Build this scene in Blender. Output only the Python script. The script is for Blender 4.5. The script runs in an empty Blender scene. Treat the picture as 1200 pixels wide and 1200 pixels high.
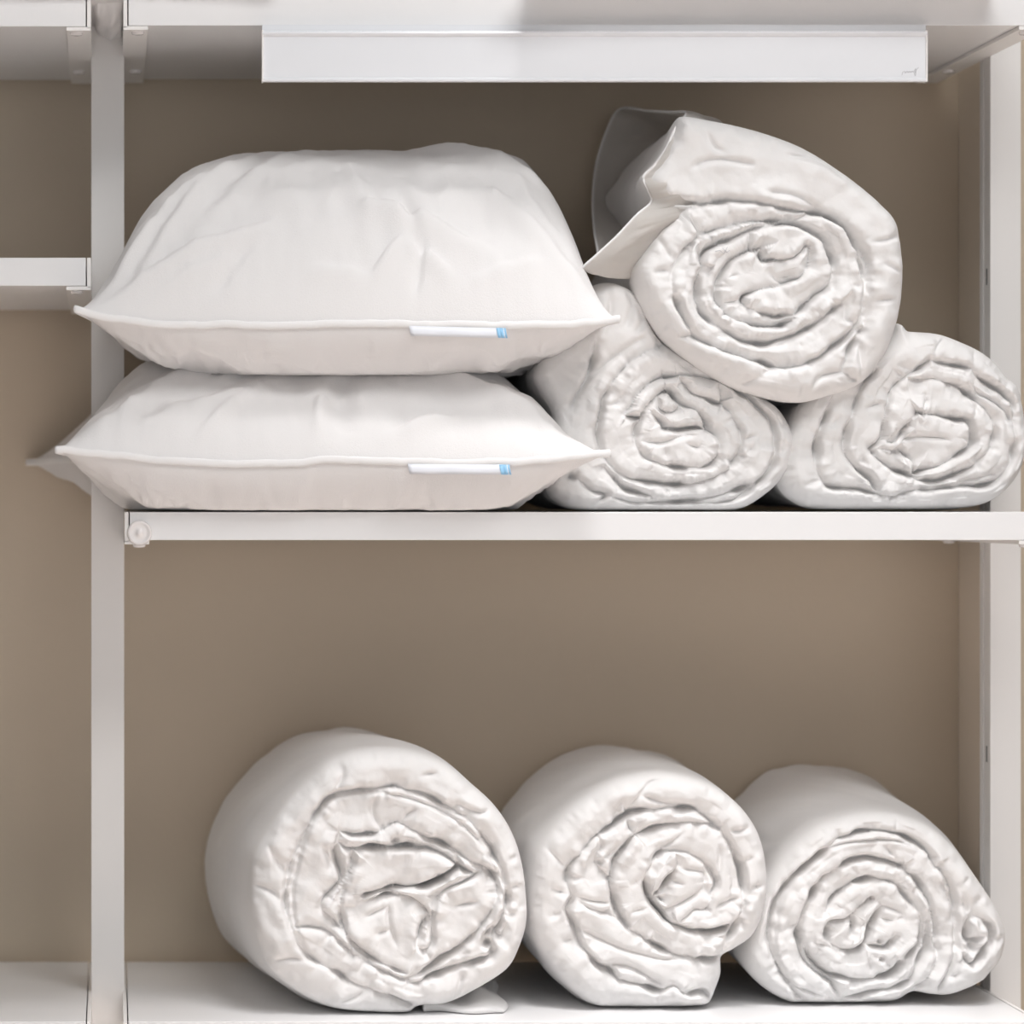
import bpy, math, random
import numpy as np
rng = np.random.RandomState(7)
# ------------------------------------------------------------------ frame
K, D0, ZC, VX, VY = 0.0009, 3.15, 1.25, 130.0, 583.0
def P(px, py, Y=0.0):
    s = K*(1+Y/D0)
    return ((px-VX)*s, Y, ZC+(VY-py)*s)
scn = bpy.context.scene
COL = scn.collection
# ------------------------------------------------------------------ materials
def mat(name, col, rough=0.6, spec=0.4, bump=0.0, bscale=400.0, sheen=0.0, trans=0.0, stretch=None, sss=0.0, coat=0.0):
    m = bpy.data.materials.new(name); m.use_nodes = True
    nt = m.node_tree; b = nt.nodes['Principled BSDF']
    b.inputs['Roughness'].default_value = rough
    b.inputs['Specular IOR Level'].default_value = spec
    b.inputs['Sheen Weight'].default_value = sheen
    b.inputs['Coat Weight'].default_value = coat
    tc = nt.nodes.new('ShaderNodeTexCoord')
    mp = nt.nodes.new('ShaderNodeMapping'); nt.links.new(tc.outputs['Object'], mp.inputs['Vector'])
    if stretch: mp.inputs['Scale'].default_value = stretch
    n = nt.nodes.new('ShaderNodeTexNoise'); n.inputs['Scale'].default_value = 6; n.inputs['Detail'].default_value = 3
    nt.links.new(tc.outputs['Object'], n.inputs['Vector'])
    mx = nt.nodes.new('ShaderNodeMix'); mx.data_type = 'RGBA'
    mx.inputs['A'].default_value = (*[c*0.985 for c in col], 1); mx.inputs['B'].default_value = (*[min(1, c*1.015) for c in col], 1)
    nt.links.new(n.outputs['Fac'], mx.inputs['Factor']); nt.links.new(mx.outputs['Result'], b.inputs['Base Color'])
    if bump > 0:
        n2 = nt.nodes.new('ShaderNodeTexNoise'); n2.inputs['Scale'].default_value = bscale; n2.inputs['Detail'].default_value = 4
        nt.links.new(mp.outputs['Vector'], n2.inputs['Vector'])
        bp = nt.nodes.new('ShaderNodeBump'); bp.inputs['Strength'].default_value = bump; bp.inputs['Distance'].default_value = 0.0012
        nt.links.new(n2.outputs['Fac'], bp.inputs['Height']); nt.links.new(bp.outputs['Normal'], b.inputs['Normal'])
    if trans > 0:
        t = nt.nodes.new('ShaderNodeBsdfTranslucent'); t.inputs['Color'].default_value = (*col, 1)
        ms = nt.nodes.new('ShaderNodeMixShader'); ms.inputs['Fac'].default_value = trans
        nt.links.new(b.outputs['BSDF'], ms.inputs[1]); nt.links.new(t.outputs['BSDF'], ms.inputs[2])
        nt.links.new(ms.outputs['Shader'], nt.nodes['Material Output'].inputs['Surface'])
    return m
M_DUVET = mat('white_duvet_cotton', (.83,.818,.81), .9, .08, .25, 260, sheen=.05)
M_WRAP = mat('white_duvet_crinkle', (.83,.818,.81), .9, .08, .55, 1.0, sheen=.05, stretch=(14,300,14))
M_PILLOW = mat('white_pillow_cotton', (.83,.815,.81), .9, .08, .35, 700, sheen=.1)
M_PIPING = mat('white_piping', (.89,.88,.875), .9, .1, .2, 600)
M_SHEET = mat('thin_cotton_end', (.84,.815,.785), .85, .2, .25, 500, trans=.5)
M_SHELF = mat('white_shelf_laminate', (.86,.857,.86), .32, .5, .04, 300)
M_METAL = mat('white_powder_coated_metal', (.80,.785,.77), .45, .45, .05, 500)
M_BRKT = mat('white_bracket', (.90,.88,.86), .4, .5)
M_PLAST = mat('white_plastic_rail', (.83,.845,.875), .25, .5)
M_KNOB = mat('clear_white_plastic', (.86,.83,.82), .2, .5, coat=.5)
M_WALL = mat('taupe_wall_paint', (.565,.482,.38), .75, .25, .25, 160)
M_PANEL = mat('taupe_side_panel', (.86,.77,.66), .6, .3, .1, 200)
M_FLOOR = mat('light_oak_floor', (.56,.50,.46), .5, .4, .2, 60, stretch=(1,8,1))
M_TAG = mat('satin_tag', (.80,.82,.87), .5, .4)
M_BLUE = mat('pale_blue_tag', (.30,.56,.80), .5, .4)
M_INK = mat('grey_ink', (.60,.60,.62), .6, .3)
M_GAP = mat('dark_slot', (.03,.04,.04), .8, .2)
# ------------------------------------------------------------------ helpers
def mesh_obj(name, V, F, m, parent=None, smooth=True, ME=None):
    me = bpy.data.meshes.new(name)
    V = np.asarray(V, dtype=np.float64)
    me.from_pydata(V.tolist(), [], [tuple(int(i) for i in f) for f in F])
    if smooth:
        me.polygons.foreach_set('use_smooth', [True]*len(me.polygons))
    me.materials.append(m); me.update()
    o = bpy.data.objects.new(name, me); COL.objects.link(o)
    if parent is not None:
        o.parent = parent; o.location = (-parent.location[0], -parent.location[1], -parent.location[2])
    return o
def thing(name, label, cat, loc, group=None):
    o = bpy.data.objects.new(name, None); COL.objects.link(o); o.location = loc; o.empty_display_size = .05
    o['label'] = label; o['category'] = cat
    if group: o['group'] = group
    return o
def tag(o, label, cat, group=None):
    o['label'] = label; o['category'] = cat
    if group: o['group'] = group
    return o
def boxes(name, bs, m, parent=None, bevel=0.0008):
    V = []; F = []
    for (x0,x1,y0,y1,z0,z1) in bs:
        b = len(V)
        V += [(x0,y0,z0),(x1,y0,z0),(x1,y1,z0),(x0,y1,z0),(x0,y0,z1),(x1,y0,z1),(x1,y1,z1),(x0,y1,z1)]
        F += [tuple(b+i for i in f) for f in ((0,3,2,1),(4,5,6,7),(0,1,5,4),(1,2,6,5),(2,3,7,6),(3,0,4,7))]
    o = mesh_obj(name, V, F, m, parent, smooth=False)
    if bevel:
        md = o.modifiers.new('bevel', 'BEVEL'); md.width = bevel; md.segments = 3; md.limit_method = 'ANGLE'
    return o
def lathe(name, prof, c, axis, m, parent=None, n=40):
    V = []; F = []
    for (r, t) in prof:
        for i in range(n):
            a = 2*math.pi*i/n
            if axis == 'z': V.append((c[0]+r*math.cos(a), c[1]+r*math.sin(a), c[2]+t))
            else: V.append((c[0]+r*math.cos(a), c[1]+t, c[2]+r*math.sin(a)))
    for j in range(len(prof)-1):
        for i in range(n):
            F.append((j*n+i, j*n+(i+1)%n, (j+1)*n+(i+1)%n, (j+1)*n+i))
    F.append(tuple(range(n))); F.append(tuple((len(prof)-1)*n+i for i in range(n)))
    return mesh_obj(name, V, F, m, parent)
def tube(name, pts, ra, rb, m, parent=None, n=10, closed=False, up=(0,0,1)):
    pts = np.array(pts, float); N = len(pts); V = []; F = []
    up = np.array(up, float)
    for i in range(N):
        a = pts[(i-1) % N] if (closed or i > 0) else pts[i]
        b = pts[(i+1) % N] if (closed or i < N-1) else pts[i]
        t = b-a; t /= (np.linalg.norm(t)+1e-9)
        s = np.cross(t, up); s /= (np.linalg.norm(s)+1e-9); u = np.cross(s, t)
        for k in range(n):
            ang = 2*math.pi*k/n
            V.append(pts[i]+s*ra*math.cos(ang)+u*rb*math.sin(ang))
    for i in range(N if closed else N-1):
        for k in range(n):
            j = (i+1) % N
            F.append((i*n+k, i*n+(k+1)%n, j*n+(k+1)%n, j*n+k))
    if not closed:
        F.append(tuple(range(n))); F.append(tuple((N-1)*n+k for k in range(n)))
    return mesh_obj(name, V, F, m, parent)
def _h(ix, iy, seed):
    v = np.sin(ix*127.1+iy*311.7+seed*74.7)*43758.5453
    return v-np.floor(v)
def vnoise(x, y, seed=0):
    x = np.asarray(x, float); y = np.asarray(y, float)
    ix = np.floor(x); iy = np.floor(y); fx = x-ix; fy = y-iy
    fx = fx*fx*fx*(fx*(fx*6-15)+10); fy = fy*fy*fy*(fy*(fy*6-15)+10)
    a = _h(ix,iy,seed); b = _h(ix+1,iy,seed); c = _h(ix,iy+1,seed); d = _h(ix+1,iy+1,seed)
    return ((a*(1-fx)+b*fx)*(1-fy)+(c*(1-fx)+d*fx)*fy)*2-1
def fbm(x, y, seed=0, o=3):
    r = 0; a = 1; s = 0
    for k in range(o):
        r = r+a*vnoise(x*2**k, y*2**k, seed+k*13); s += a; a *= .5
    return r/s
def catmull(pts, closed=False, step=4.0):
    pts = np.array(pts, float); N = len(pts)
    if N < 3 and not closed:
        n = max(2, int(np.linalg.norm(pts[1]-pts[0])/step)+1)
        return np.array([pts[0]+(pts[1]-pts[0])*t for t in np.linspace(0,1,n)])
    out = []
    for i in range(N if closed else N-1):
        p1 = pts[i]; p2 = pts[(i+1) % N]
        p0 = pts[(i-1) % N] if (closed or i > 0) else 2*p1-p2
        p3 = pts[(i+2) % N] if (closed or i < N-2) else 2*p2-p1
        n = max(1, int(np.linalg.norm(p2-p1)/step))
        for k in range(n):
            t = k/n
            out.append(.5*((2*p1)+(-p0+p2)*t+(2*p0-5*p1+4*p2-p3)*t*t+(-p0+3*p1-3*p2+p3)*t**3))
    if not closed: out.append(pts[-1])
    return np.array(out)
def seg_dist(Q, poly):
    """distance, arc length of nearest point, from points Q to polyline"""
    best = np.full(len(Q), 1e9); arc = np.zeros(len(Q)); side = np.zeros(len(Q)); cum = 0.0
    for a, b in zip(poly[:-1], poly[1:]):
        d = b-a; L = np.hypot(*d)
        if L < 1e-6: continue
        w = Q-a
        t = np.clip((w@d)/(L*L), 0, 1)
        q = w-t[:,None]*d
        dd = q[:,0]**2+q[:,1]**2
        m = dd < best
        best[m] = dd[m]; arc[m] = cum+t[m]*L; side[m] = np.sign(d[0]*w[m,1]-d[1]*w[m,0])
        cum += L
    return np.sqrt(best), arc, side
# ------------------------------------------------------------------ rolled duvets
def roll(root, origin, sc, outline, center, mains, minors, Yf, depth, floor_z, H=.024, w=13.0, edgeH=.034, edgew=24.0,
         back=(0,0,1.0), seed=1, pits=(), tilt=(0,0), core=0.0, NA=560, NR=112, belly=.018, stripes=.0):
    T = lambda p: np.array([(origin[0]+x/sc, origin[1]+y/sc) for x, y in p])
    OL = catmull(T(outline), True, 3.0)
    c = T([center])[0]
    ang = np.unwrap(np.arctan2(OL[:,1]-c[1], OL[:,0]-c[0])); rad = np.hypot(OL[:,0]-c[0], OL[:,1]-c[1])
    if ang[-1] < ang[0]: ang = ang[::-1]; rad = rad[::-1]
    ang = np.maximum.accumulate(ang)+np.arange(len(ang))*1e-9
    ang = np.concatenate([ang-2*math.pi, ang, ang+2*math.pi]); rad = np.concatenate([rad]*3)
    th = np.linspace(0, 2*math.pi, NA, endpoint=False)
    R = np.interp(th, ang, rad)
    ker = np.array([1,2,3,2,1.]); ker /= ker.sum()
    R = np.convolve(np.concatenate([R[-2:], R, R[:2]]), ker, 'valid')
    rho = (np.arange(NR+1)/NR)**.85
    X = c[0]+np.outer(rho, R*np.cos(th)); Y = c[1]+np.outer(rho, R*np.sin(th))
    Q = np.stack([X.ravel(), Y.ravel()], 1)
    rec = np.zeros(len(Q)); dmin = np.full(len(Q), 1e9); sarc = np.zeros(len(Q)); ssd = np.zeros(len(Q))
    for i, s in enumerate(mains):
        hh, ww = H, w
        if isinstance(s, dict): hh = s.get('H', H); ww = s.get('w', w); s = s['p']
        pl = catmull(T(s), False, 4.0)
        pl = pl+np.stack([fbm(pl[:,0]/14+i*9, pl[:,1]/14, seed+3, 2), fbm(pl[:,0]/14, pl[:,1]/14+i*5, seed+4, 2)], 1)*1.6
        d, a, sd = seg_dist(Q, pl)
        L = np.sum(np.hypot(*np.diff(pl, axis=0).T))
        taper = np.clip(np.minimum(a, L-a)/14, 0, 1)*.55+.45
        var = .8+.35*vnoise(a/26+i*17.3, 0*a, seed+5)
        t = np.clip(d/(ww*(.95+.25*vnoise(a/40+i*3, sd, seed+8))), 0, 1)
        deep = np.clip(.55+.75*vnoise(a/19+i*7.7, 0*a, seed+6), .08, 1.2)
        rec = np.maximum(rec, hh*.46*taper*var*(1-np.sqrt(1-(1-t)**2))+hh*.72*taper*deep*(1-np.clip(d/(4.2+2*deep), 0, 1)**.8))
        m = d < dmin
        dmin[m] = d[m]; sarc[m] = a[m]+i*531; ssd[m] = sd[m]
    for i, s in enumerate(minors):
        hh, ww = .0075, 8.0
        if isinstance(s, dict): hh = s.get('H', hh); ww = s.get('w', ww); s = s['p']
        pl = catmull(T(s), False, 4.0)
        d, a, sd = seg_dist(Q, pl); L = np.sum(np.hypot(*np.diff(pl, axis=0).T))
        taper = np.clip(np.minimum(a, L-a)/12, 0, 1)
        t = np.clip(d/ww, 0, 1)
        rec = rec + hh*taper*(1-t)**2*(1-.5*t)*np.clip(1-rec/.02, .3, 1)
    for (x, y, r, h) in pits:
        q = T([(x, y)])[0]
        rec = np.maximum(rec, h*.75*np.exp(-((Q[:,0]-q[0])**2+(Q[:,1]-q[1])**2)/(r*r*.45)))
    OLc = np.vstack([OL, OL[:1]])
    de, ae, _ = seg_dist(Q, OLc)
    t = np.clip(de/edgew, 0, 1)
    rec_e = edgeH*(1-np.sqrt(np.clip(1-(1-t)**2, 0, 1)))
    m2 = de < dmin
    pd = np.where(m2, de, dmin); pa = np.where(m2, ae+9000, sarc)
    # gathered puckers running out of each seam, and soft quilting hollows
    gate = .5+.5*vnoise(pa/34, pa*0, seed+31)
    puck = vnoise(pa/5.2, pd/26+ssd*3, seed+11)*.0026*gate*np.exp(-((pd-4)/9)**2)
    puck += vnoise(pa/11, pd/30+ssd*5, seed+12)*.0034*np.exp(-((pd-6)/12)**2)
    step = ssd*vnoise(sarc/60, sarc*0, seed+51)*.0052*np.exp(-(dmin/13)**1.6)*np.clip(de/22, 0, 1)
    low = step+fbm(Q[:,0]/38, Q[:,1]/38, seed+20, 2)*.0055+fbm(Q[:,0]/13, Q[:,1]/13, seed+24, 2)*.0011
    rr = np.hypot(Q[:,0]-c[0], Q[:,1]-c[1])/R.mean()
    rel = np.maximum(rec, 0)-puck-low*np.clip(de/20, 0, 1)+tilt[0]*(Q[:,0]-c[0])*K+tilt[1]*(Q[:,1]-c[1])*K - core*np.exp(-(rr/.5)**2)
    rel = np.maximum(rel, rec_e*1.0+rel*np.clip(de/10, 0, 1))
    rel = rel.reshape(NR+1, NA)
    # shading-friendly light smoothing
    for _ in range(2):
        g = rel.copy()
        g[1:-1] = rel[1:-1]*.5+.125*(rel[2:]+rel[:-2]+np.roll(rel,1,1)[1:-1]+np.roll(rel,-1,1)[1:-1])
        rel = g
    rel[0] = rel[0].mean()
    s = K*(1+Yf/D0)
    WX = (X-VX)*s; WZ = ZC+(VY-Y)*s; WY = Yf+rel
    # slight outward puff of the rim so its outline is not a clean cut
    V = []; F = []
    V.append((WX[0,0], WY[0,0], WZ[0,0]))
    V += list(zip(WX[1:].ravel(), WY[1:].ravel(), np.maximum(WZ[1:].ravel(), floor_z+.0003)))
    idx = lambda j, i: 1+(j-1)*NA+(i % NA)
    for i in range(NA): F.append((0, idx(1,i+1), idx(1,i)))
    for j in range(1, NR):
        for i in range(NA): F.append((idx(j,i), idx(j,i+1), idx(j+1,i+1), idx(j+1,i)))
    face = mesh_obj('spiral_end', V, F, M_DUVET, root)
    # outer wrap
    ex = WX[-1]; ey = WY[-1]; ez = np.maximum(WZ[-1], floor_z+.0003)
    cx = (c[0]-VX)*s; cz = ZC+(VY-c[1])*s
    kk = 41; kr = np.hanning(kk+2)[1:-1]; kr /= kr.sum()
    rx = np.convolve(np.concatenate([ex[-20:], ex, ex[:20]]), kr, 'valid'); rz = np.convolve(np.concatenate([ez[-20:], ez, ez[:20]]), kr, 'valid')
    MR = 64; V2 = []; F2 = []
    for j in range(MR+1):
        u = j/MR; yy = u*depth
        b = min(1, u*2.5); b = b*b*(3-2*b)
        x = ex*(1-b)+rx*b; z = ez*(1-b)+rz*b
        sc_ = 1+(back[2]-1)*u
        if u > .86: sc_ *= 1-.28*((u-.86)/.14)**2
        nn = fbm(np.cos(th)*2.2+yy*9+seed, np.sin(th)*2.2+seed*3, seed+40, 3)*.006*min(1, u*6)
        st = (np.sin(yy*1150+np.sin(th*2)*1.2+3*fbm(th*1.1, th*0+yy*14, seed+9, 2))*stripes)*min(1, u*8)
        dx = x-cx; dz = z-cz; rl = np.hypot(dx, dz)
        f = sc_+(nn+st)/rl
        # belly between the gathered rim and the body
        f = f+belly*math.sin(min(1, u*7)*math.pi/2)
        V2 += list(zip(cx+dx*f+back[0]*u, np.minimum(ey+yy*(1-(ey-Yf)/depth*.0), 1e9), np.maximum(cz+dz*f+back[1]*u, floor_z+.0003)))
    for j in range(MR):
        for i in range(NA):
            F2.append((j*NA+i, j*NA+(i+1)%NA, (j+1)*NA+(i+1)%NA, (j+1)*NA+i))
    n0 = len(V2); V2.append((cx+back[0], Yf+depth+.03, cz+back[1]))
    for i in range(NA): F2.append((MR*NA+i, MR*NA+(i+1)%NA, n0))
    mesh_obj('outer_wrap', V2, F2, M_WRAP, root)
    return face

Z_MID = P(0,598.5)[2]; Z_LOW = P(0,1196)[2]
GU = 'rolled duvets stacked on the middle shelf'; GL = 'rolled duvets in a row on the lower shelf'

# lower left, the largest
r = thing('rolled_duvet', 'largest rolled white duvet, leftmost on the lower shelf, crumpled core', 'duvet', (P(445,0,.03)[0], .03, Z_LOW), GL)
roll(r, (230,830), 3.0,
 [(190,620),(200,520),(250,430),(320,330),(400,250),(480,185),(600,148),(750,150),(880,195),(980,275),(1060,350),(1120,440),(1155,540),(1172,650),(1175,760),(1150,850),(1105,930),(1000,1000),(890,1052),(790,1062),(750,1085),(640,1085),(480,1068),(360,1012),(260,930),(215,830),(190,720)],
 (700,640),
 [[(765,1050),(690,1015),(580,975),(480,925),(400,880),(365,840),(330,770),(312,700),(318,600),(345,515),(390,430),(430,360),(480,305),(560,288),(640,285),(720,283),(830,315),(920,365),(1000,445),(1060,530),(1088,600),(1093,680),(1070,760),(1030,815)],
  [(350,772),(400,775),(470,790),(540,850),(620,910),(700,948),(745,955),(830,905),(900,860),(960,820),(1030,740),(1065,660),(1050,590),(1010,555)],
  [(500,430),(490,520),(510,600),(440,690),(480,740),(530,800)],
  [(500,430),(560,445),(640,440),(705,408),(760,430),(830,462),(900,492),(960,535),(1010,558)],
  {'p':[(505,470),(548,492),(640,485),(700,495),(750,490),(860,515),(930,560),(975,580)],'H':.034},
  [(550,492),(545,560),(518,640),(508,720),(540,800),(600,870),(680,915),(740,940)],
  {'p':[(598,655),(700,635),(790,632),(830,618),(890,590),(925,560),(922,520)],'H':.034},
  [(610,672),(700,658),(770,672),(822,722),(788,780),(778,835)],
  {'p':[(778,840),(800,858),(832,825),(832,760),(845,690),(865,650),(930,620),(1000,582)],'w':6,'H':.018},
  [(745,955),(765,970),(860,932),(940,900),(1022,882),(1042,850),(1020,800)],
  [(1020,800),(1050,770),(1075,800),(1095,730)]],
 [{'p':[(400,890),(352,770),(338,650),(355,560),(380,460),(440,355),(495,312),(640,296),(800,335),(900,385),(980,450),(1040,530),(1078,610)],'H':.008,'w':5},
  [(680,690),(680,760),(710,850)], [(440,470),(470,540),(470,600)], [(640,300),(620,360),(650,430)], [(780,350),(740,380),(720,410)],
  [(940,925),(920,1000),(890,1050)], [(440,690),(520,640)], [(590,740),(640,720),(680,700)], [(700,780),(620,800)], [(830,900),(800,840)],
  [(900,700),(1000,680)], [(520,205),(510,250),(480,300)], [(260,890),(340,880),(390,890)], [(250,480),(300,560),(330,600)], [(600,990),(560,1020),(500,1040)],
  [(780,240),(860,230)], [(900,330),(1000,370),(1040,350)], [(1090,540),(1150,520)], [(1095,640),(1160,620)], [(200,620),(270,650),(310,700)], [(430,640),(500,690)]],
 .03, .36, Z_LOW, seed=11, w=12.5, core=-.004, pits=[(700,470,7,.03),(1030,830,8,.03),(600,655,6,.02),(860,600,7,.03)], back=(-.030,-.012,1.04))
# fabric hem peeping out under the large roll
hem = []; hf = []
bx = np.linspace(0,1,40); by = np.linspace(0,1,16)
for j, v in enumerate(by):
    for i, u in enumerate(bx):
        x0 = P(497,0,.05)[0]; x1 = P(604-16*(1-v)**2+5*math.sin(v*7), 0, .06)[0]
        x = x0+(x1-x0)*u
        h = (.007+.021*v**.6)*max(0, 1-u**3.2)**.5*(.75+.25*math.sin(u*9+v*4))+.0008
        hem.append((x, .040+.17*v+.012*(1-u)+.006*math.sin(u*8), Z_LOW+h))
n1 = len(hem)
hem += [(a, b+.001, Z_LOW+.0004) for a, b, c_ in hem]
for j in range(15):
    for i in range(39):
        a = j*40+i; hf.append((a,a+1,a+41,a+40)); hf.append((n1+a,n1+a+40,n1+a+41,n1+a+1))
for i in range(39): hf.append((i,n1+i,n1+i+1,i+1)); a = 15*40+i; hf.append((a,a+1,n1+a+1,n1+a))
for j in range(15): a = j*40+39; hf.append((a,n1+a,n1+a+40,a+40)); a = j*40; hf.append((a,a+40,n1+a+40,n1+a))
mesh_obj('loose_hem', hem, hf, M_DUVET, r)

# lower middle
r = thing('rolled_duvet', 'rolled white duvet in the middle of the lower shelf, small round coil', 'duvet', (P(765,0,.06)[0], .06, Z_LOW), GL)
roll(r, (570,860), 3.3333,
 [(185,560),(205,460),(260,380),(330,305),(430,235),(540,180),(680,155),(800,172),(900,208),(1000,280),(1070,370),(1105,470),(1118,590),(1105,700),(1060,800),(985,855),(938,885),(935,950),(915,1010),(885,1068),(800,1082),(690,1083),(560,1083),(430,1075),(340,1010),(270,930),(215,850),(180,760),(176,660)],
 (640,650),
 [[(945,385),(910,362),(840,310),(760,288),(640,300),(560,318),(500,360),(440,400),(400,440),(360,490),(325,530),(318,580),(342,640),(318,690),(350,750),(372,830),(440,900),(488,925),(520,960),(600,985),(680,1008),(740,988),(775,1018),(850,1012),(895,1045)],
  [(920,370),(860,350),(780,345),(700,355),(640,372),(580,402),(540,450),(500,510),(488,580),(500,650),(540,740),(600,790),(680,840),(780,872),(870,884),(930,878)],
  [(925,375),(970,450),(1000,520),(1010,600),(1005,690),(970,760),(940,820),(930,875)],
  [(655,490),(625,545),(625,600),(660,670),(720,742),(780,765),(860,770),(920,765),(970,735),(1000,695)],
  [(655,490),(690,462),(740,458),(800,470),(860,510),(898,560),(900,600),(880,650),(860,690),(810,690),(765,725)],
  [(738,480),(742,520),(705,575),(665,620),(680,650)],
  [(550,322),(562,375),(582,402)],
  [(440,402),(452,440),(430,500),(478,552),(490,590)]],
 [[(742,520),(790,530),(850,545),(860,600),(865,650)], [(345,640),(400,680),(480,705),(540,745)], [(345,635),(420,655),(500,665)],
  [(360,760),(450,805),(560,850),(680,880),(760,882)], {'p':[(440,900),(560,912),(660,965),(700,990)],'H':.01,'w':10}, [(430,500),(470,480),(520,440)], [(430,690),(455,705),(500,668)],
  [(915,430),(915,520),(895,600)], [(1000,640),(930,660),(890,690)], [(680,1010),(685,1076)], [(230,440),(270,480),(320,530)], [(250,600),(330,640)], [(240,720),(300,700)], [(300,820),(370,800)],
  [(540,240),(500,340)], [(700,180),(640,200),(560,290)], [(1050,360),(1000,380),(940,380)], [(1100,590),(1020,610)], [(1060,480),(1010,500)], [(780,380),(700,440),(650,440)], [(560,600),(610,560)], [(560,700),(640,680)],
  [(870,790),(940,800)], [(700,570),(780,590)], [(690,700),(800,640),(850,600)], [(600,240),(700,270),(800,280)]],
 .06, .33, Z_LOW, seed=23, w=13, back=(0,.0,1.03), pits=[(440,500,7,.02),(665,622,5,.02),(915,368,6,.02),(485,565,6,.028),(438,402,5,.02),(865,690,5,.015)])

# lower right
r = thing('rolled_duvet', 'rolled white duvet at the right end of the lower shelf', 'duvet', (P(1010,0,.085)[0], .085, Z_LOW), GL)
roll(r, (840,870), 3.3333,
 [(190,640),(225,545),(300,425),(400,335),(500,298),(600,278),(710,283),(800,310),(870,345),(940,405),(1000,480),(1050,550),(1100,625),(1140,700),(1155,765),(1140,850),(1100,905),(1055,952),(940,1000),(860,1000),(790,990),(720,1025),(600,1032),(370,1032),(290,1025),(190,960),(125,870),(150,745)],
 (590,700),
 [{'p':[(360,1022),(300,960),(250,880),(220,800),(217,740),(240,640),(280,560),(340,490),(420,430),(480,380),(590,355),(700,358),(780,390),(830,430),(860,490)],'w':10},
  [(720,480),(660,460),(590,453),(500,475),(440,510),(390,560),(350,630),(330,690),(325,770),(340,840),(380,890),(450,940),(492,1000)],
  [(720,480),(780,540),(830,620),(852,700),(858,770),(870,830),(850,900),(790,970),(720,1012),(600,1022)],
  [(492,1002),(600,985),(700,960),(760,935),(800,860),(822,790),(820,700)],
  [(430,665),(460,610),(510,570),(560,545),(620,530),(700,558),(760,620),(800,685),(805,745),(790,800),(740,850)],
  [(330,760),(380,860),(440,908),(540,925),(620,920),(690,902),(740,850)],
  [(610,610),(560,650),(500,690),(440,700),(430,760),(460,800),(530,812),(580,795),(602,740),(622,680),(650,645)],
  [(530,690),(532,752)],
  [(860,490),(905,545),(932,620),(945,700),(950,800),(970,832),(1000,872),(1040,832),(1075,782),(1080,735),(1055,702),(1020,690),(985,697)],
  [(985,697),(980,740),(985,780),(1022,780),(1060,750)],
  [(705,760),(670,800),(620,800),(580,795)]],
 [{'p':[(420,995),(350,970),(300,945),(255,890),(234,800),(240,720),(262,600),(320,512),(400,445),(480,402),(580,385),(700,385),(800,420)],'H':.009,'w':4.5},
  {'p':[(880,540),(915,620),(938,720),(935,820),(910,900),(882,960),(890,1000)],'H':.014,'w':7}, [(960,580),(975,640),(985,695)], [(1080,775),(1150,770)], [(610,610),(660,640),(710,660),(740,685)],
  [(650,850),(600,830)], [(650,850),(685,880),(690,900)], [(370,780),(440,800),(490,840)], [(600,840),(605,910)], [(985,780),(1000,812)], [(760,540),(700,560)], [(660,400),(690,440),(720,478)],
  [(520,480),(560,520)], [(400,640),(450,650)], [(720,285),(710,350)], [(480,340),(480,380)], [(260,740),(330,700)], [(1000,520),(960,560)], [(1060,600),(1000,640)], [(850,460),(900,500)],
  [(440,925),(490,1000)], [(700,700),(740,680)], [(560,740),(590,700)], [(900,930),(960,900)], [(640,690),(700,700)], [(380,860),(400,800)]],
 .085, .31, Z_LOW, seed=37, w=12.5, back=(.006,.022,1.06), pits=[(1005,800,10,.035),(845,450,6,.025),(720,482,6,.025),(612,612,5,.02),(705,762,5,.015),(650,850,5,.015),(640,780,5,.015)])

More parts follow.
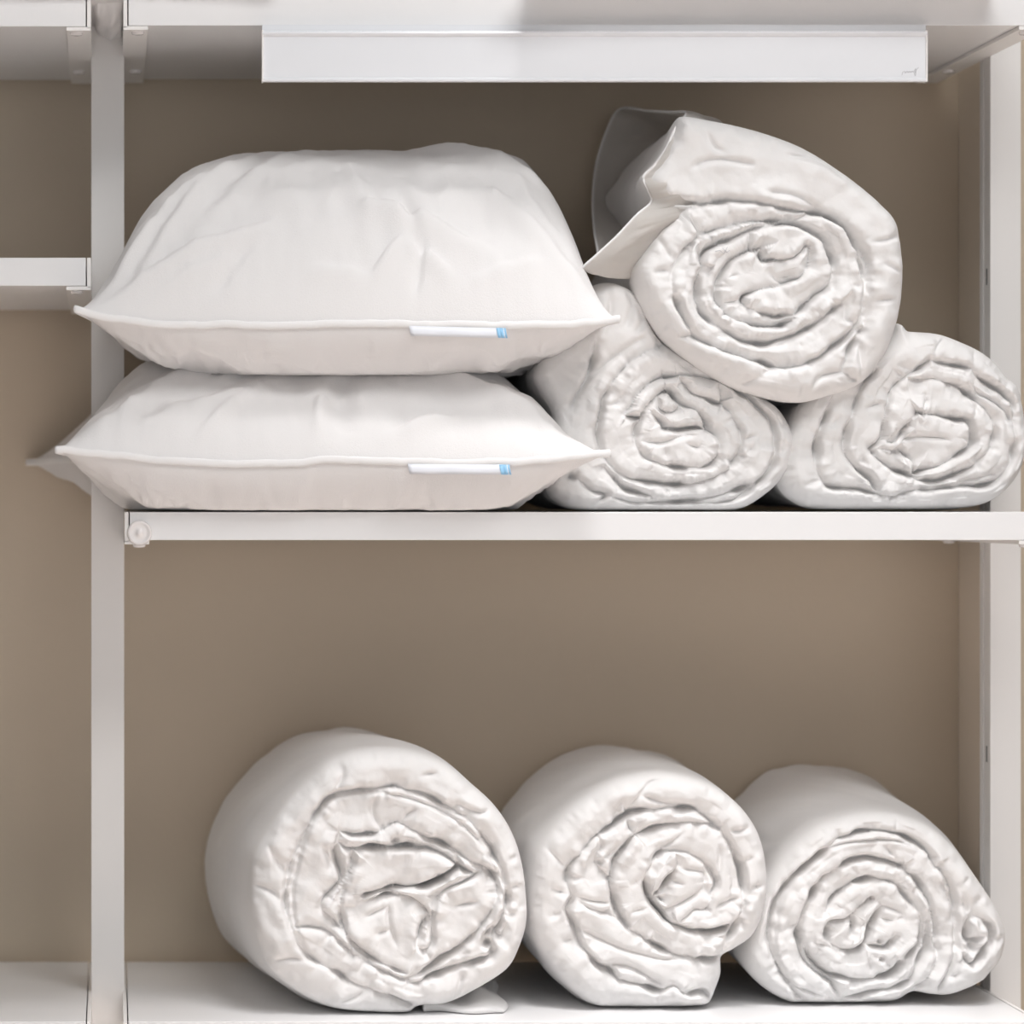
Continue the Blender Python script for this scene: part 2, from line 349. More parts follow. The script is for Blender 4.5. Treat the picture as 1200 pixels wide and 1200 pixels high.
# upper left of the stack
r = thing('rolled_duvet', 'rolled white duvet on the middle shelf, right beside the pillow corners', 'duvet', (P(800,0,.03)[0], .03, Z_MID), GU)
roll(r, (620,300), 3.5294,
 [(60,560),(32,490),(75,410),(165,350),(250,285),(258,210),(256,140),(300,108),(370,106),(440,138),(490,200),(515,270),(560,345),(640,395),(740,450),(860,520),(1000,590),(1060,640),(1105,720),(1112,800),(1085,895),(1000,985),(880,1050),(700,1053),(500,1053),(230,1052),(130,1020),(80,960),(85,880),(105,760),(110,650)],
 (600,700),
 [[(565,362),(480,410),(400,465),(330,555),(295,650),(288,740),(308,820),(360,880),(430,920),(520,937),(620,940),(720,930),(800,900),(850,850),(880,790),(880,730),(850,665),(800,602)],
  [(620,498),(540,510),(470,560),(420,630),(405,655)],
  [(630,500),(680,560),(740,585),(795,605),(785,545)],
  [(620,498),(720,498),(830,530),(920,590),(1000,670),(1028,750),(1020,830),(970,910),(900,950),(800,990),(700,1010),(580,1012),(480,980),(400,955),(330,880)],
  [(200,918),(260,960),(325,985),(275,1030)],
  [(405,655),(460,662),(475,635),(540,570),(590,562),(622,602),(700,640),(738,690),(742,718),(775,745),(790,790),(770,842),(710,876),(620,868),(540,858),(480,830),(450,780),(448,705),(470,662)],
  [(545,600),(545,628),(600,642),(620,612)],
  [(520,655),(555,690),(560,710),(620,716),(700,706),(740,716)],
  [(180,640),(198,580),(225,540),(262,450),(282,340)]],
 [{'p':[(330,990),(450,1020),(600,1018),(800,1018),(900,980),(1000,885),(1035,830)],'H':.012,'w':7}, [(455,765),(550,772),(640,742),(700,740)], [(640,772),(700,792),(720,760)],
  [(480,780),(492,845)], [(560,790),(572,850)], [(190,580),(280,480),(400,385),(500,325)], [(330,150),(340,220),(300,340)], [(400,120),(430,200),(400,300)], [(290,700),(235,720)],
  [(880,830),(920,800),(940,765)], [(780,530),(800,560)], [(930,600),(960,640)], [(1040,830),(1070,780)], [(320,850),(300,900)], [(560,945),(590,1000)], [(700,500),(620,440)], [(400,560),(360,620)],
  [(870,760),(960,740)], [(1080,690),(1040,720)], [(440,180),(470,260),(440,330)], [(320,620),(400,600)], [(500,900),(510,860)]],
 .03, .36, Z_MID, seed=41, w=11, H=.021, edgeH=.03, edgew=20, pits=[(185,912,8,.03),(552,692,4,.015),(742,716,5,.016),(620,608,5,.014),(880,825,6,.018)], belly=.0, back=(-.0,0,.98))

# upper right of the stack
r = thing('rolled_duvet', 'rolled white duvet at the right end of the middle shelf', 'duvet', (P(1070,0,.03)[0], .03, Z_MID), GU)
roll(r, (880,320), 3.75,
 [(135,900),(150,800),(175,700),(225,600),(300,500),(400,420),(500,350),(580,310),(640,262),(665,215),(700,225),(715,248),(850,260),(950,295),(1040,338),(1110,395),(1150,450),(1200,490),(1225,580),(1240,700),(1230,820),(1190,910),(1120,980),(1040,1020),(900,1037),(700,1040),(500,1040),(300,1037),(225,1012),(165,965)],
 (720,680),
 [[(350,560),(330,640),(300,720),(298,860),(335,930),(400,942),(470,945),(540,960),(630,980)],
  [(560,430),(505,490),(470,580),(440,660),(420,740),(422,785),(460,850),(530,900),(565,960)],
  [(790,380),(700,450),(650,490),(612,560),(600,640),(578,730),(530,770),(545,795),(600,842),(680,882),(750,912),(830,912),(920,880),(1000,832),(1058,762),(1076,690),(1050,620),(1000,560),(930,500),(850,470),(780,463),(700,462)],
  [(790,380),(870,400),(960,415),(1020,460),(1080,500),(1112,520),(1150,562),(1165,600),(1160,680),(1165,740),(1135,860),(1060,925),(850,950),(700,962),(630,980)],
  [(740,615),(690,680),(632,745),(600,742),(588,720)],
  [(740,615),(820,620),(900,640),(955,640),(975,700),(980,750),(940,790),(830,850),(760,872),(730,880),(708,820),(660,770)]],
 [[(760,520),(772,560),(742,612)], [(650,757),(700,722),(780,720),(850,726),(885,742)], [(980,740),(1002,718)], [(955,650),(990,620),(1000,560)], [(540,772),(600,775),(660,795),(700,862)],
  {'p':[(970,480),(1010,530),(1080,570),(1130,615),(1155,680)],'H':.014,'w':7}, [(1120,870),(1000,900),(880,910)], [(1160,580),(1200,560)], [(1150,460),(1118,520)], [(640,400),(720,430)], [(870,270),(800,360)],
  [(1000,330),(980,400)], [(230,940),(330,900)], [(560,960),(600,1000)], [(700,1000),(640,985)], [(400,620),(350,690)], [(600,560),(500,600)], [(1040,700),(1000,730)], [(900,640),(880,600)], [(1090,870),(1140,830)], [(1165,760),(1200,740)], [(480,800),(520,860)], [(700,470),(620,420)], [(760,870),(800,840)]],
 .03, .33, Z_MID, seed=53, w=12, H=.022, pits=[(1110,518,5,.02),(742,614,5,.018),(585,728,6,.02),(955,648,6,.02),(470,580,5,.016),(545,790,6,.02),(1155,790,5,.02)], belly=.0, back=(0,0,.98))

# top of the stack
r = thing('rolled_duvet', 'rolled white duvet lying on top of two others, loose end open to the left', 'duvet', (P(905,0,.0)[0], .0, P(0,470)[2]), GU)
roll(r, (680,120), 3.0,
 [(240,505),(285,440),(325,400),(290,350),(240,295),(222,262),(262,220),(300,165),(335,90),(368,38),(480,52),(600,78),(700,108),(800,148),(900,208),(1000,280),(1080,350),(1130,410),(1150,500),(1157,600),(1147,720),(1110,850),(1060,930),(1008,985),(930,1018),(800,1052),(700,1042),(560,1003),(470,952),(370,882),(290,805),(240,720),(210,640),(205,570)],
 (640,610),
 [[(225,300),(260,325),(350,343),(450,350),(520,343),(640,350),(740,372),(860,388),(920,425),(980,485),(1015,560),(1018,640),(1005,740),(990,800),(955,870),(935,930),(960,962),(1005,985)],
  [(280,410),(380,370),(470,348)],
  [(400,430),(412,468),(375,500),(345,550),(325,600),(335,680),(370,760),(420,830),(500,870),(580,900),(640,912),(700,936),(780,925),(860,882),(930,830),(985,768),(1000,700),(1003,620),(985,540),(950,465),(900,415),(840,388)],
  [(412,468),(500,440),(600,420),(680,413),(740,413),(800,390)],
  [(420,500),(430,565),(450,520),(530,480),(620,442),(720,425),(790,440),(850,470),(885,530),(892,590),(880,640),(830,680),(755,745)],
  [(430,565),(414,640),(418,700),(440,752),(500,790),(560,830),(640,846),(690,836),(760,815),(840,770),(900,715),(930,690)],
  [(640,512),(600,518),(540,550),(490,620),(480,680),(510,742),(560,770),(640,786),(710,785),(755,762)],
  [(605,465),(602,512),(640,520),(650,545),(740,545),(800,500),(815,530),(808,575),(785,612),(730,632),(680,650),(600,668),(578,690),(600,722),(680,745),(752,745)]],
 [[(490,700),(540,700),(580,680)], [(660,580),(700,625),(740,630)], [(740,545),(790,510)], [(900,560),(893,640),(905,665)], [(870,690),(922,712)], [(940,700),(935,765),(990,762)],
  {'p':[(1020,492),(1080,482),(1135,465)],'H':.008,'w':6}, [(985,830),(990,900),(1005,985)], [(815,1020),(840,970),(900,950),(980,942)], [(330,830),(380,820),(440,830)], [(250,600),(300,590),(328,600)], [(640,950),(700,940)],
  [(440,90),(470,150),(520,180)], [(380,230),(480,200),(620,220)], [(640,310),(760,330),(860,380)], [(720,180),(860,210),(960,280)], [(260,440),(330,560)], [(400,590),(420,600)], [(520,620),(560,600)],
  [(690,620),(760,600)], [(850,640),(800,700)], [(950,640),(1000,650)], [(1060,560),(1150,600)], [(1030,700),(1130,690)], [(680,860),(740,840)], [(480,790),(430,760)], [(1000,980),(960,1010)], [(560,1000),(640,960)], [(780,870),(770,840)]],
 .0, .34, 0.0, seed=67, w=12, H=.023, pits=[(580,690,5,.018),(635,535,5,.018),(510,745,5,.012),(1000,520,7,.02),(990,800,8,.024)], belly=.0, back=(0,0.0,.98))
# loose end of the top duvet: an open fabric mouth
rim = [(8,582,.0),(60,535,-.005),(130,470,-.005),(200,395,.0),(250,350,.015),(238,305,.01),(222,262,.01),(262,220,.01),(300,165,.012),(335,90,.02),(372,38,.04),(320,34,.14),(240,30,.24),(140,24,.33),(90,110,.345),(55,230,.34),(44,350,.30),(50,450,.22),(62,545,.12),(30,578,.03)]
inn = [(225,590,.05),(262,540,.04),(320,470,.03),(370,420,.03),(450,372,.03),(460,340,.03),(470,310,.03),(480,280,.035),(500,240,.04),(520,190,.06),(560,150,.09),(580,160,.16),(580,180,.24),(560,220,.30),(520,260,.33),(480,300,.34),(430,380,.32),(380,450,.25),(320,540,.15),(250,600,.08)]
def c3(pts):
    A = np.array([P(680+x/3, 120+y/3, d) for x, y, d in pts])
    return catmull(A, True, .004)
def resamp(A, n):
    A = np.vstack([A, A[:1]]); L = np.concatenate([[0], np.cumsum(np.linalg.norm(np.diff(A, axis=0), axis=1))])
    t = np.linspace(0, L[-1], n, endpoint=False)
    return np.stack([np.interp(t, L, A[:,k]) for k in range(3)], 1)
def catN(pts, per=14):
    A = np.array([P(680+x/3, 120+y/3, d) for x, y, d in pts]); N = len(A); out = []
    for i in range(N):
        p0, p1, p2, p3 = A[i-1], A[i], A[(i+1)%N], A[(i+2)%N]
        for k in range(per):
            t = k/per; out.append(.5*((2*p1)+(-p0+p2)*t+(2*p0-5*p1+4*p2-p3)*t*t+(-p0+3*p1-3*p2+p3)*t**3))
    return np.array(out)
A = catN(rim); B = catN(inn); NN = len(A); MM = 44
V = []; F = []
cen = (A.mean(0)+B.mean(0))/2
for j in range(MM+1):
    t = j/MM
    C = A*(1-t)+B*t
    dirn = C-C.mean(0); dirn /= (np.linalg.norm(dirn, axis=1)[:,None]+1e-6)
    ii = np.arange(NN)/NN*2*math.pi
    bul = math.sin(t*math.pi)*.010+fbm(np.cos(ii)*3+t*2.0, np.sin(ii)*3+5, 91, 3)*.007*min(1,(1-t)*4)*min(1,.3+t*3)
    C = C+dirn*(bul if np.ndim(bul) else bul)[:,None]
    V += C.tolist()
for j in range(MM):
    for i in range(NN):
        F.append((j*NN+i, (j+1)*NN+i, (j+1)*NN+(i+1)%NN, j*NN+(i+1)%NN))
o = mesh_obj('loose_end', V, F, M_SHEET, r)
md = o.modifiers.new('solid', 'SOLIDIFY'); md.thickness = .0016; md.offset = 0
o['label'] = 'thin unfilled open end of the duvet cover'
tube('hem_edge', A, .0016, .0016, M_PIPING, r, 8, True)
# small stitched mark on the coil
sp = [(474,524),(490,520),(505,532),(518,508),(500,512),(515,527),(526,520)]
tube('stitched_mark', [P(680+x/3, 120+y/3, -.012) for x, y in sp], .0004, .0004, M_INK, r, 6, False, up=(0,1,0))

# ------------------------------------------------------------------ pillows
def pillow(label, group, xl, xr, seam, yc, hd, zt, zb, zfloor, zceil=None, back_dx=0, seed=3, a=5.2, b=1.25, pinch=.07, folds=(), tags=None, name='pillow', wr=1.0, dips=(), backz=0.0, splay=0.0, mat_=None, lefts=None, rights=None, dent=None, ab=4.5, skew=0.0):
    """seam: front seam as (px,py); zt/zb: heights of the crown and belly above/below the seam"""
    sx = np.array([p[0] for p in seam], float); sy = np.array([p[1] for p in seam], float)
    Y0 = yc-hd
    s0 = K*(1+Y0/D0)
    X0 = (xl-VX)*s0; X1 = (xr-VX)*s0; xc = (X0+X1)/2; hw = (X1-X0)/2
    NU, NV = 200, 130
    # cosine spacing for crisp seams
    us = np.sin(np.linspace(-math.pi/2, math.pi/2, NU+1)); vs = np.sin(np.linspace(-math.pi/2, math.pi/2, NV+1))
    us = us*.55+np.linspace(-1,1,NU+1)*.45; vs = vs*.6+np.linspace(-1,1,NV+1)*.4
    U, W = np.meshgrid(us, vs)
    pxs = xl+(U+1)/2*(xr-xl)
    zs = ZC+(VY-np.interp(pxs, sx, sy)+1.5*vnoise(pxs/38, pxs*0, seed+2)+.7*vnoise(pxs/13, pxs*0, seed+1))*s0
    zm = zs.mean()
    blend = (W+1)/2
    zs = zs*(1-blend*.8)+(zm)*blend*.8+backz*blend
    pin = pinch*(1-W**2)*np.abs(U)**1.0
    X = xc+hw*U*(1-pinch*(1-np.abs(W)**2.2))+back_dx*blend + splay*U*blend
    Yp = yc+hd*W*(1-.5*pinch*(1-np.abs(U)**3))
    if lefts is not None:
        def sm(c):
            yy = np.linspace(c[0][0], c[-1][0], 300); v = np.interp(yy, [q[0] for q in c], [q[1] for q in c])
            k_ = np.hanning(43)[1:-1]; k_ /= k_.sum(); v = np.convolve(np.concatenate([[v[0]]*20, v, [v[-1]]*20]), k_, 'valid')
            return np.interp(Yp, yy, v)
        XL = sm(lefts); XR = sm(rights)
        X = XL+(XR-XL)*(U+1)/2
        if dent:
            g_ = np.exp(-((Yp-.211)/.040)**6)
            X = X+np.maximum(0, dent-XL)*g_*((1-U)/2)**5
            crown_k = 1
    aa = a*(1+skew*np.clip(U*2, -1, 1)); Fu = np.clip(1-np.abs(U)**aa, 0, 1)**b
    Gv = np.clip(1-np.abs(W)**2.7, 0, 1)**.75
    crown = Fu*Gv
    Fb = np.clip(1-np.abs(U)**ab, 0, 1)**.9; Gb = np.clip(1-np.abs(W)**4, 0, 1)**.6
    belly = Fb*Gb
    # soft wrinkles: gathered near the seam, long folds from the corners, broad dimples
    edge = np.minimum(1-np.abs(U), (1-np.abs(W))*hd/hw)
    g = fbm(U*15, W*2.0+3, seed, 3)*.0030*np.exp(-((edge-.05)/.09)**2)*wr
    rad = np.arctan2(W*hd/hw+1.2, U+1e-6)
    calm = .10+1.9*np.clip(-W*1.6, 0, 1)
    g += fbm(U*3.2+W*1.1, W*4.0-U*1.4, seed+5, 4)*.0065*wr*calm*np.clip(edge*6, 0, 1)
    g += (-np.abs(fbm(U*2.6-W*2.2+7, W*2.6+U*3.0, seed+9, 3))**.8)*.006*wr*calm*np.clip(edge*5, 0, 1)
    g += fbm(U*34, W*34, seed+15, 2)*.0007*wr*np.clip(edge*9, 0, 1)
    for (u0, w0, u1, w1, wd, am) in folds:
        d = np.array([u1-u0, w1-w0]); L = np.hypot(*d)
        t = np.clip(((U-u0)*d[0]+(W-w0)*d[1])/(L*L), 0, 1)
        dist = np.hypot(U-u0-t*d[0], W-w0-t*d[1])
        g += 1.7*am*np.exp(-(dist/wd)**2)*np.sin(np.clip(t, .02, .98)*math.pi)**.6
    for (u0, w0, rr, am) in dips:
        g += am*np.exp(-((U-u0)**2+(W-w0)**2)/rr**2)
    Zt = zs+zt*crown+g*np.clip(crown*4, 0, 1)
    if zceil is not None:
        zceil = ZC+(VY-np.interp(X/(K*1.045)+VX, [q[0] for q in zceil], [q[1] for q in zceil]))*K*1.045
        over = Zt-zceil
        over = Zt-zceil; Zt = np.where(over > -.012, zceil-.012*np.exp(-np.clip(over+.012, 0, 1)/.012), Zt)
    g2 = -(1-np.abs(fbm(U*6+4, W*4-U*2, seed+30, 3)))**6*.006*wr*np.clip(edge*9, 0, 1)+fbm(U*7+4, W*4, seed+30, 3)*.008*wr*np.clip(edge*8, 0, 1)+fbm(U*18+4, W*3, seed+33, 2)*.003*wr*np.exp(-((edge-.05)/.08)**2)
    Zb = zs-zb*belly+g2*np.clip(belly*3, 0, 1)
    Zb = np.where(Zb < zfloor+.004, zfloor+.004*np.exp(np.clip(Zb-zfloor-.004, -1, 0)/.004), Zb)
    Zb = np.minimum(Zb, Zt)
    root = thing(name, label, 'pillow', (xc, yc, zfloor), group)
    n = (NU+1)*(NV+1); V = list(zip(X.ravel(), Yp.ravel(), Zt.ravel()))+list(zip(X.ravel(), Yp.ravel(), Zb.ravel())); F = []
    # the two skins share the perimeter
    id2 = np.arange(n)+n; id2 = id2.reshape(NV+1, NU+1); g1 = np.arange(n).reshape(NV+1, NU+1)
    id2[0] = g1[0]; id2[-1] = g1[-1]; id2[:,0] = g1[:,0]; id2[:,-1] = g1[:,-1]
    for j in range(NV):
        for i in range(NU):
            F.append((g1[j,i], g1[j,i+1], g1[j+1,i+1], g1[j+1,i]))
            F.append((id2[j,i], id2[j+1,i], id2[j+1,i+1], id2[j,i+1]))
    mesh_obj('pillow_body', V, F, mat_ or M_PILLOW, root)
    Pm = [(X[0,i], Yp[0,i]-.001, Zt[0,i]) for i in range(NU+1)]+[(X[j,-1], Yp[j,-1], Zt[j,-1]) for j in range(1, NV+1)]+[(X[-1,i], Yp[-1,i], Zt[-1,i]) for i in range(NU-1, -1, -1)]+[(X[j,0], Yp[j,0], Zt[j,0]) for j in range(NV-1, 0, -1)]
    tube('piping', Pm, .0018, .0042, M_PIPING, root, 10, True)
    if tags:
        (t0, t1, t2, ty0, ty1) = tags
        def strip(nm, a_, b_, m_, par, off):
            VV = []; FF = []; N = 24
            for i in range(N+1):
                px = a_+(b_-a_)*i/N
                zz = np.interp(px, sx, sy)
                x, y, z = P(px, zz+2.5, Y0); 
                jx = np.interp(x, X[0], Yp[0])
                for q, dz in enumerate((0, .35, .7, 1)):
                    VV.append((x+.0006*q*dz, jx-.0035-off-.003*math.sin(dz*2.2)-.0005*math.sin(i*.6), z-.0105*dz))
            for i in range(N):
                for q in range(3):
                    FF.append((i*4+q, i*4+q+1, (i+1)*4+q+1, (i+1)*4+q))
            oo = mesh_obj(nm, VV, FF, m_, par); md_ = oo.modifiers.new('s', 'SOLIDIFY'); md_.thickness = .0008; return oo
        tg = strip('care_tag', t0, t2, M_TAG, root, 0)
        bl = strip('blue_tab', t1, t2+1, M_BLUE, root, .0009)
        bl.parent = tg; bl.location = (0,0,0)
    return root
GP = 'pillows stacked at the left of the middle shelf'
ZCON = P(0,437,.06)[2]
pillow('lower white pillow of the two, flattened, lying on the middle shelf', GP, 66, 708,
       [(66,527),(110,531),(160,537),(230,541),(300,543),(400,539),(480,541),(600,542),(650,538),(708,531)], .185, .235, .135, .072, Z_MID, [(60,395),(100,398),(150,404),(200,418),(260,431),(330,437),(400,438),(500,436),(570,427),(620,415),(700,390)],
       seed=5, a=5.0, b=1.0, pinch=.05, wr=.8, tags=(478,585,596,0,0),
       lefts=[(-.05,-.0575),(.05,-.045),(.12,-.035),(.30,-.045),(.42,-.103)], rights=[(-.05,.519),(.0,.500),(.07,.484),(.20,.482),(.42,.49)], dent=.0195,
       folds=[(-.9,-.95,-.4,-.5,.05,.006),(-.75,-.95,-.2,-.75,.05,.005),(.05,-.95,.1,-.6,.05,-.007),(.9,-.9,.4,-.6,.06,.006),(-.05,-.95,.0,-.8,.02,.006),(.2,-.97,.5,-.88,.02,.006),(-.5,-.97,-.3,-.82,.02,.006)], dips=[(0.05,-.42,.06,-.022)])
pillow('upper white pillow of the two, plump and domed', GP, 88, 716,
       [(88,362),(105,368),(150,377),(230,380),(300,381),(480,379),(600,382),(660,379),(716,374)], .175, .23, .203, .064, ZCON-.004, None, ab=2.4,
       seed=17, a=6.6, b=1.1, skew=.22, pinch=.08, wr=.9, tags=(480,582,592,0,0),
       lefts=[(-.055,-.038),(.04,-.022),(.12,-.012),(.30,.004),(.42,-.005)], rights=[(-.055,.527),(.0,.522),(.08,.524),(.20,.528),(.42,.52)], dent=.0195,
       folds=[(-.95,-.95,-.45,-.45,.035,.009),(-.8,-.95,-.3,-.3,.03,.007),(-.6,-.9,-.1,-.2,.04,.006),(-.95,-.985,-.25,-.80,.022,.007),(-.8,-.99,-.35,-.88,.018,.006),(.10,-.95,.22,-.87,.018,.009),(.22,-.87,.40,-.95,.018,.008),(.25,-.97,.30,-.86,.015,-.008),(-.15,-.93,.1,-.95,.02,.006),(.45,-.96,.75,-.90,.02,.006),(-.5,-.96,-.35,-.85,.02,-.006),(.05,-.75,.35,-.85,.035,.009),(.2,-.65,.28,-.9,.03,-.010),(.15,-.8,.6,-.9,.03,.006),(.3,-.2,.8,-.5,.05,.006),(.4,0,.85,-.3,.04,.005),(.0,-.5,.1,-.85,.04,.006),(.9,-.95,.5,-.6,.04,.006)])
# lifted front-left ear of the upper pillow sits on its piping; small triangular tip
# bedding on the top shelf, cut by the frame
Z_TOP = P(0,-3)[2]
pillow('white pillow overhanging the top shelf at the upper right', 'bedding on the top shelf', 620, 1195,
       [(620,-24),(700,-30),(900,-34),(1100,-30),(1195,-18)], .16, .235, .12, .04, Z_TOP, None, seed=29, wr=.7)
pillow('white pillow on the top shelves above the left post', 'bedding on the top shelf', -150, 330,
       [(-150,-20),(-40,-24),(100,-26),(200,-28),(330,-24)], .19, .215, .10, .04, Z_TOP, None, seed=31, wr=.7)
gap = bpy.data.objects[[o.name for o in bpy.data.objects if o.type=='EMPTY' and o.get('label','').startswith('white pillow on the top shelves')][0]]
# its underside sags between the two shelf ends
V = []; F = []
NGX, NGY = 30, 40
for j in range(NGY+1):
    for i in range(NGX+1):
        u = i/NGX*2-1; v = j/NGY
        x0 = P(126.5,0)[0]; hwid = .0168
        dep = (1-u**4)**.5*math.sin(math.pi*min(.5, v*2.2))-.9*(1-min(1, v*8))**2
        sl = .006*u+.0012*math.sin(u*7)
        V.append((x0+hwid*u, .012+.30*v, Z_TOP+.006-.020*dep-sl+.0016*math.sin(u*5+v*20)))
for j in range(NGY):
    for i in range(NGX):
        a_ = j*(NGX+1)+i; F.append((a_, a_+NGX+1, a_+NGX+2, a_+1))
o = mesh_obj('sagging_fold', V, F, M_PILLOW, gap)
md = o.modifiers.new('s', 'SOLIDIFY'); md.thickness = .002

# ------------------------------------------------------------------ shelving
YB = .405
def shelf_board(label, x0, x1, y0, y1, brackets, nm='shelf_board', knob=False, group='white shelf boards'):
    X0 = P(x0,0)[0]; X1 = P(x1,0)[0]; Z1 = P(0,y0)[2]; Z0 = P(0,y1)[2]
    root = thing(nm, label, 'shelf', ((X0+X1)/2, YB/2, Z0), group)
    boxes('board', [(X0, X1, 0, YB, Z0, Z1)], M_SHELF, root, .0007)
    for side in brackets:
        if side == 'L': xe = X0-.0012; s = 1
        else: xe = X1+.0012; s = -1
        xo = xe-s*.0042; xf = xo+s*.026
        a_, b_ = sorted((xe, xo)); c_, d_ = sorted((xo, xf))
        br = boxes('bracket', [(a_, b_, .0, YB, Z0-.0022, Z1), (c_, d_, .0, YB, Z0-.0045, Z0-.0004)], M_BRKT, root, .0005)
        for yk in (.012, .30):
            lathe('screw_cap', [(.0066,0),(.0070,-.0012),(.0060,-.0030),(.003,-.0036)], (xo+s*.0155, yk, Z0-.0045), 'z', M_KNOB, br)
            bpy.context.view_layer.update()
    return root
def fix_children(root):
    # nested parts: undo the double offset of sub-parts
    for ch in root.children:
        for g in ch.children:
            g.location = (0,0,0)
sh = []
sh.append(shelf_board('long white shelf board along the top edge of the photo, over the pillows', 150.5, 1217, -3, 30, 'LR'))
sh.append(shelf_board('long white middle shelf board carrying the two pillows and the stacked duvets', 152, 1217, 600, 633, 'LR'))
sh.append(shelf_board('long white bottom shelf board carrying the row of three rolled duvets', 150.5, 1217, 1197, 1230, 'LR'))
sh.append(shelf_board('white shelf board at the top left corner of the photo', -500, 100.5, -3, 31, 'R'))
sh.append(shelf_board('short white shelf board left of the post, level with the upper pillow', -500, 100.5, 302, 335, 'R'))
sh.append(shelf_board('empty white bottom shelf board left of the middle post', -500, 100.5, 1197, 1230, 'R'))
for s_ in sh: fix_children(s_)
# round cap on the front of the middle shelf
x, y, z = P(163.5, 624.5, -.001)
cap = lathe('round_cap', [(.0128,0),(.0132,-.002),(.0122,-.0042),(.0104,-.005),(.0098,-.0042),(.004,-.0044),(.0028,-.0062),(.0012,-.0066)], (x, -.0002, z), 'y', M_KNOB, sh[1], 56)
cap['label'] = 'round clear plastic cap at the left end of the shelf'

def post(label, x0, x1):
    xa, xb = x0, x1
    root = thing('shelf_post', label, 'post', ((xa+xb)/2, .21, 0), 'white metal shelf posts')
    zt = ZC+.95
    boxes('post_body', [(xa, xb, .19, .199, 0, zt), (xa+.0004, xb-.0004, .199, .214, 0, zt), (xa+.003, xb-.003, .214, .219, 0, zt), (xa+.0004, xb-.0004, .219, .232, 0, zt)], M_METAL, root, .0006)
    boxes('foot_plate', [(xa-.004, xb+.004, .18, .242, 0, .006)], M_METAL, root, .001)
    for py in (324, 884, -120, 1180):
        z = P(0, py, .2)[2]
        boxes('slot', [(xa+.0002, xa+.0012, .203, .2065, z-.009, z+.009)], M_GAP, root, 0)
    return root
XL0 = P(107.0,0,.19)[0]; XL1 = P(145.5,0,.19)[0]; XR0 = P(1160.5,0,.19)[0]; XR1 = P(1196.5,0,.19)[0]
post('white upright metal post left of the pillows, between the two rows of shelves', XL0, XL1)
post('white upright metal post near the right edge, behind the right-hand rolled duvets', XR0, XR1)
# taupe partition behind the right post
boxes_ = boxes('side_panel', [(P(1123,0,.42)[0], P(1123,0,.42)[0]+.016, .2425, .419, 0, ZC+.95)], M_PANEL, None, .0006)
tag(boxes_, 'taupe vertical panel behind the right post, running back to the wall', 'panel')

# label rail under the top shelf
X0, _, Z1 = P(307.5, 35, -.012); X1, _, Z0 = P(1086, 96, -.012)
root = thing('shelf_rail', 'long white glossy plastic rail under the front of the top shelf', 'shelf rail', ((X0+X1)/2, 0, Z0), None)
pr = [(-.012,Z0),(-.0135,Z0+.001),(-.0135,Z0+.0035),(-.0122,Z0+.0045),(-.0118,Z1-.0075),(-.0135,Z1-.0062),(-.0150,Z1-.0040),(-.0138,Z1-.0018),(-.0090,Z1-.0006),(-.009,P(0,30)[2]-.0003),(-.002,P(0,30)[2]-.0003),(-.002,Z1-.003),(-.0085,Z0)]
V = [(X0,y,z) for y,z in pr]+[(X1,y,z) for y,z in pr]; n = len(pr)
F = [(i,i+1 if i+1<n else 0,(i+1 if i+1<n else 0)+n,i+n) for i in range(n)]+[tuple(range(n))[::-1], tuple(range(n,2*n))]
mesh_obj('rail_body', V, F, M_PLAST, root, smooth=False)
for xx in (X0-.0006, X1-.0012):
    boxes('end_cap', [(xx, xx+.0018, -.0140, -.002, Z0, Z1-.0006)], M_BRKT, root, .0003)
sc_ = [(1057,88),(1058,84.5),(1060,83.5),(1061,85.5),(1063,83.2),(1064.5,85),(1066,83.4),(1067.5,85),(1069,83),(1070.5,84.6),(1072,82),(1073,80.5),(1073.3,84),(1073,88.5),(1071.8,86),(1074,82),(1076.5,79)]
tube('scribble', catmull([P(x,y,-.0125) for x,y in sc_], False, .0003), .00028, .00028, M_INK, root, 6, False, up=(0,1,0))

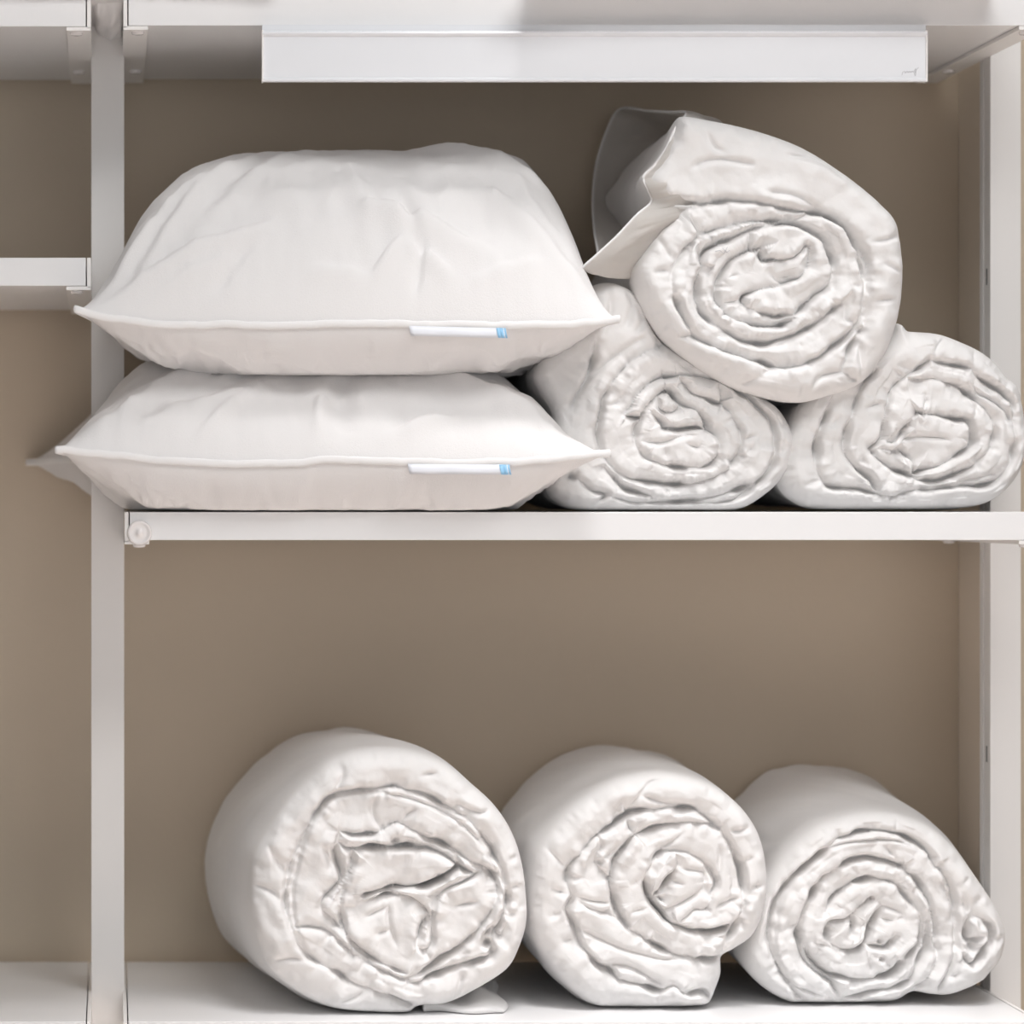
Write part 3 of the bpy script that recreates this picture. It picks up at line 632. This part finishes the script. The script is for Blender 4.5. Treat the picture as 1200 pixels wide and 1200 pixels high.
# ------------------------------------------------------------------ room
def struct(o): o['kind'] = 'structure'; return o
xs = P(613,0,.42)[0]
struct(boxes('wall_back', [(-1.6, xs-.0001, .42, .47, 0, 2.7), (xs+.0001, 2.8, .42, .47, 0, 2.7), (-1.6, 2.8, .4205, .48, 0, 2.7)], M_WALL, None, .0002))
struct(boxes('floor', [(-3.5, 4.5, -5.0, .5, -.05, 0)], M_FLOOR, None, 0))

# ------------------------------------------------------------------ light
def area(name, loc, target, sx, sy, power, col):
    l = bpy.data.lights.new(name, 'AREA'); l.shape = 'RECTANGLE'; l.size = sx; l.size_y = sy; l.energy = power; l.color = col
    o = bpy.data.objects.new(name, l); COL.objects.link(o); o.location = loc
    from mathutils import Vector
    d = Vector(target)-Vector(loc); o.rotation_euler = d.to_track_quat('-Z', 'Y').to_euler(); return o
area('ceiling_light', (0.95, -1.55, ZC+1.75), (0.5, 0.1, ZC), 1.3, .6, 76, (1.0,.99,.985))
area('ceiling_light', (-0.6, -2.6, ZC+1.8), (0.3, 0, ZC-.1), 1.6, 1.0, 24, (.97,.985,1.0))
area('front_fill_light', (0.9, -5.2, 1.25), (0.5, 0, 1.0), 3.4, 1.8, 100, (.95,.975,1.0))  # added soft fill from behind the camera, no actual window
fw = area('floor_wash_light', (0.6, -1.75, ZC+1.8), (0.5, -1.7, 0), 2.4, 1.3, 300, (1,.975,.975)); fw.data.spread = math.radians(53)  # added lamp on the floor only, its bounce brightens the lower shelves
w = bpy.data.worlds.new('room'); scn.world = w; w.use_nodes = True
w.node_tree.nodes['Background'].inputs[0].default_value = (1.0,.955,.93,1); w.node_tree.nodes['Background'].inputs[1].default_value = .64

# ------------------------------------------------------------------ camera
cam = bpy.data.cameras.new('camera'); co = bpy.data.objects.new('camera', cam); COL.objects.link(co)
co.location = (0, -D0, ZC); co.rotation_euler = (math.pi/2, 0, 0)
cam.sensor_fit = 'HORIZONTAL'; cam.sensor_width = 36; cam.lens = (D0/K)/1200*36
cam.shift_x = (600-VX)/1200; cam.shift_y = -(600-VY)/1200
cam.dof.use_dof = True; cam.dof.focus_distance = D0+.01; cam.dof.aperture_fstop = 3.2
scn.camera = co
vs_ = scn.view_settings; vs_.view_transform = 'Standard'; vs_.look = 'None'; vs_.exposure = -1.73; vs_.gamma = 1; vs_.use_curve_mapping = False
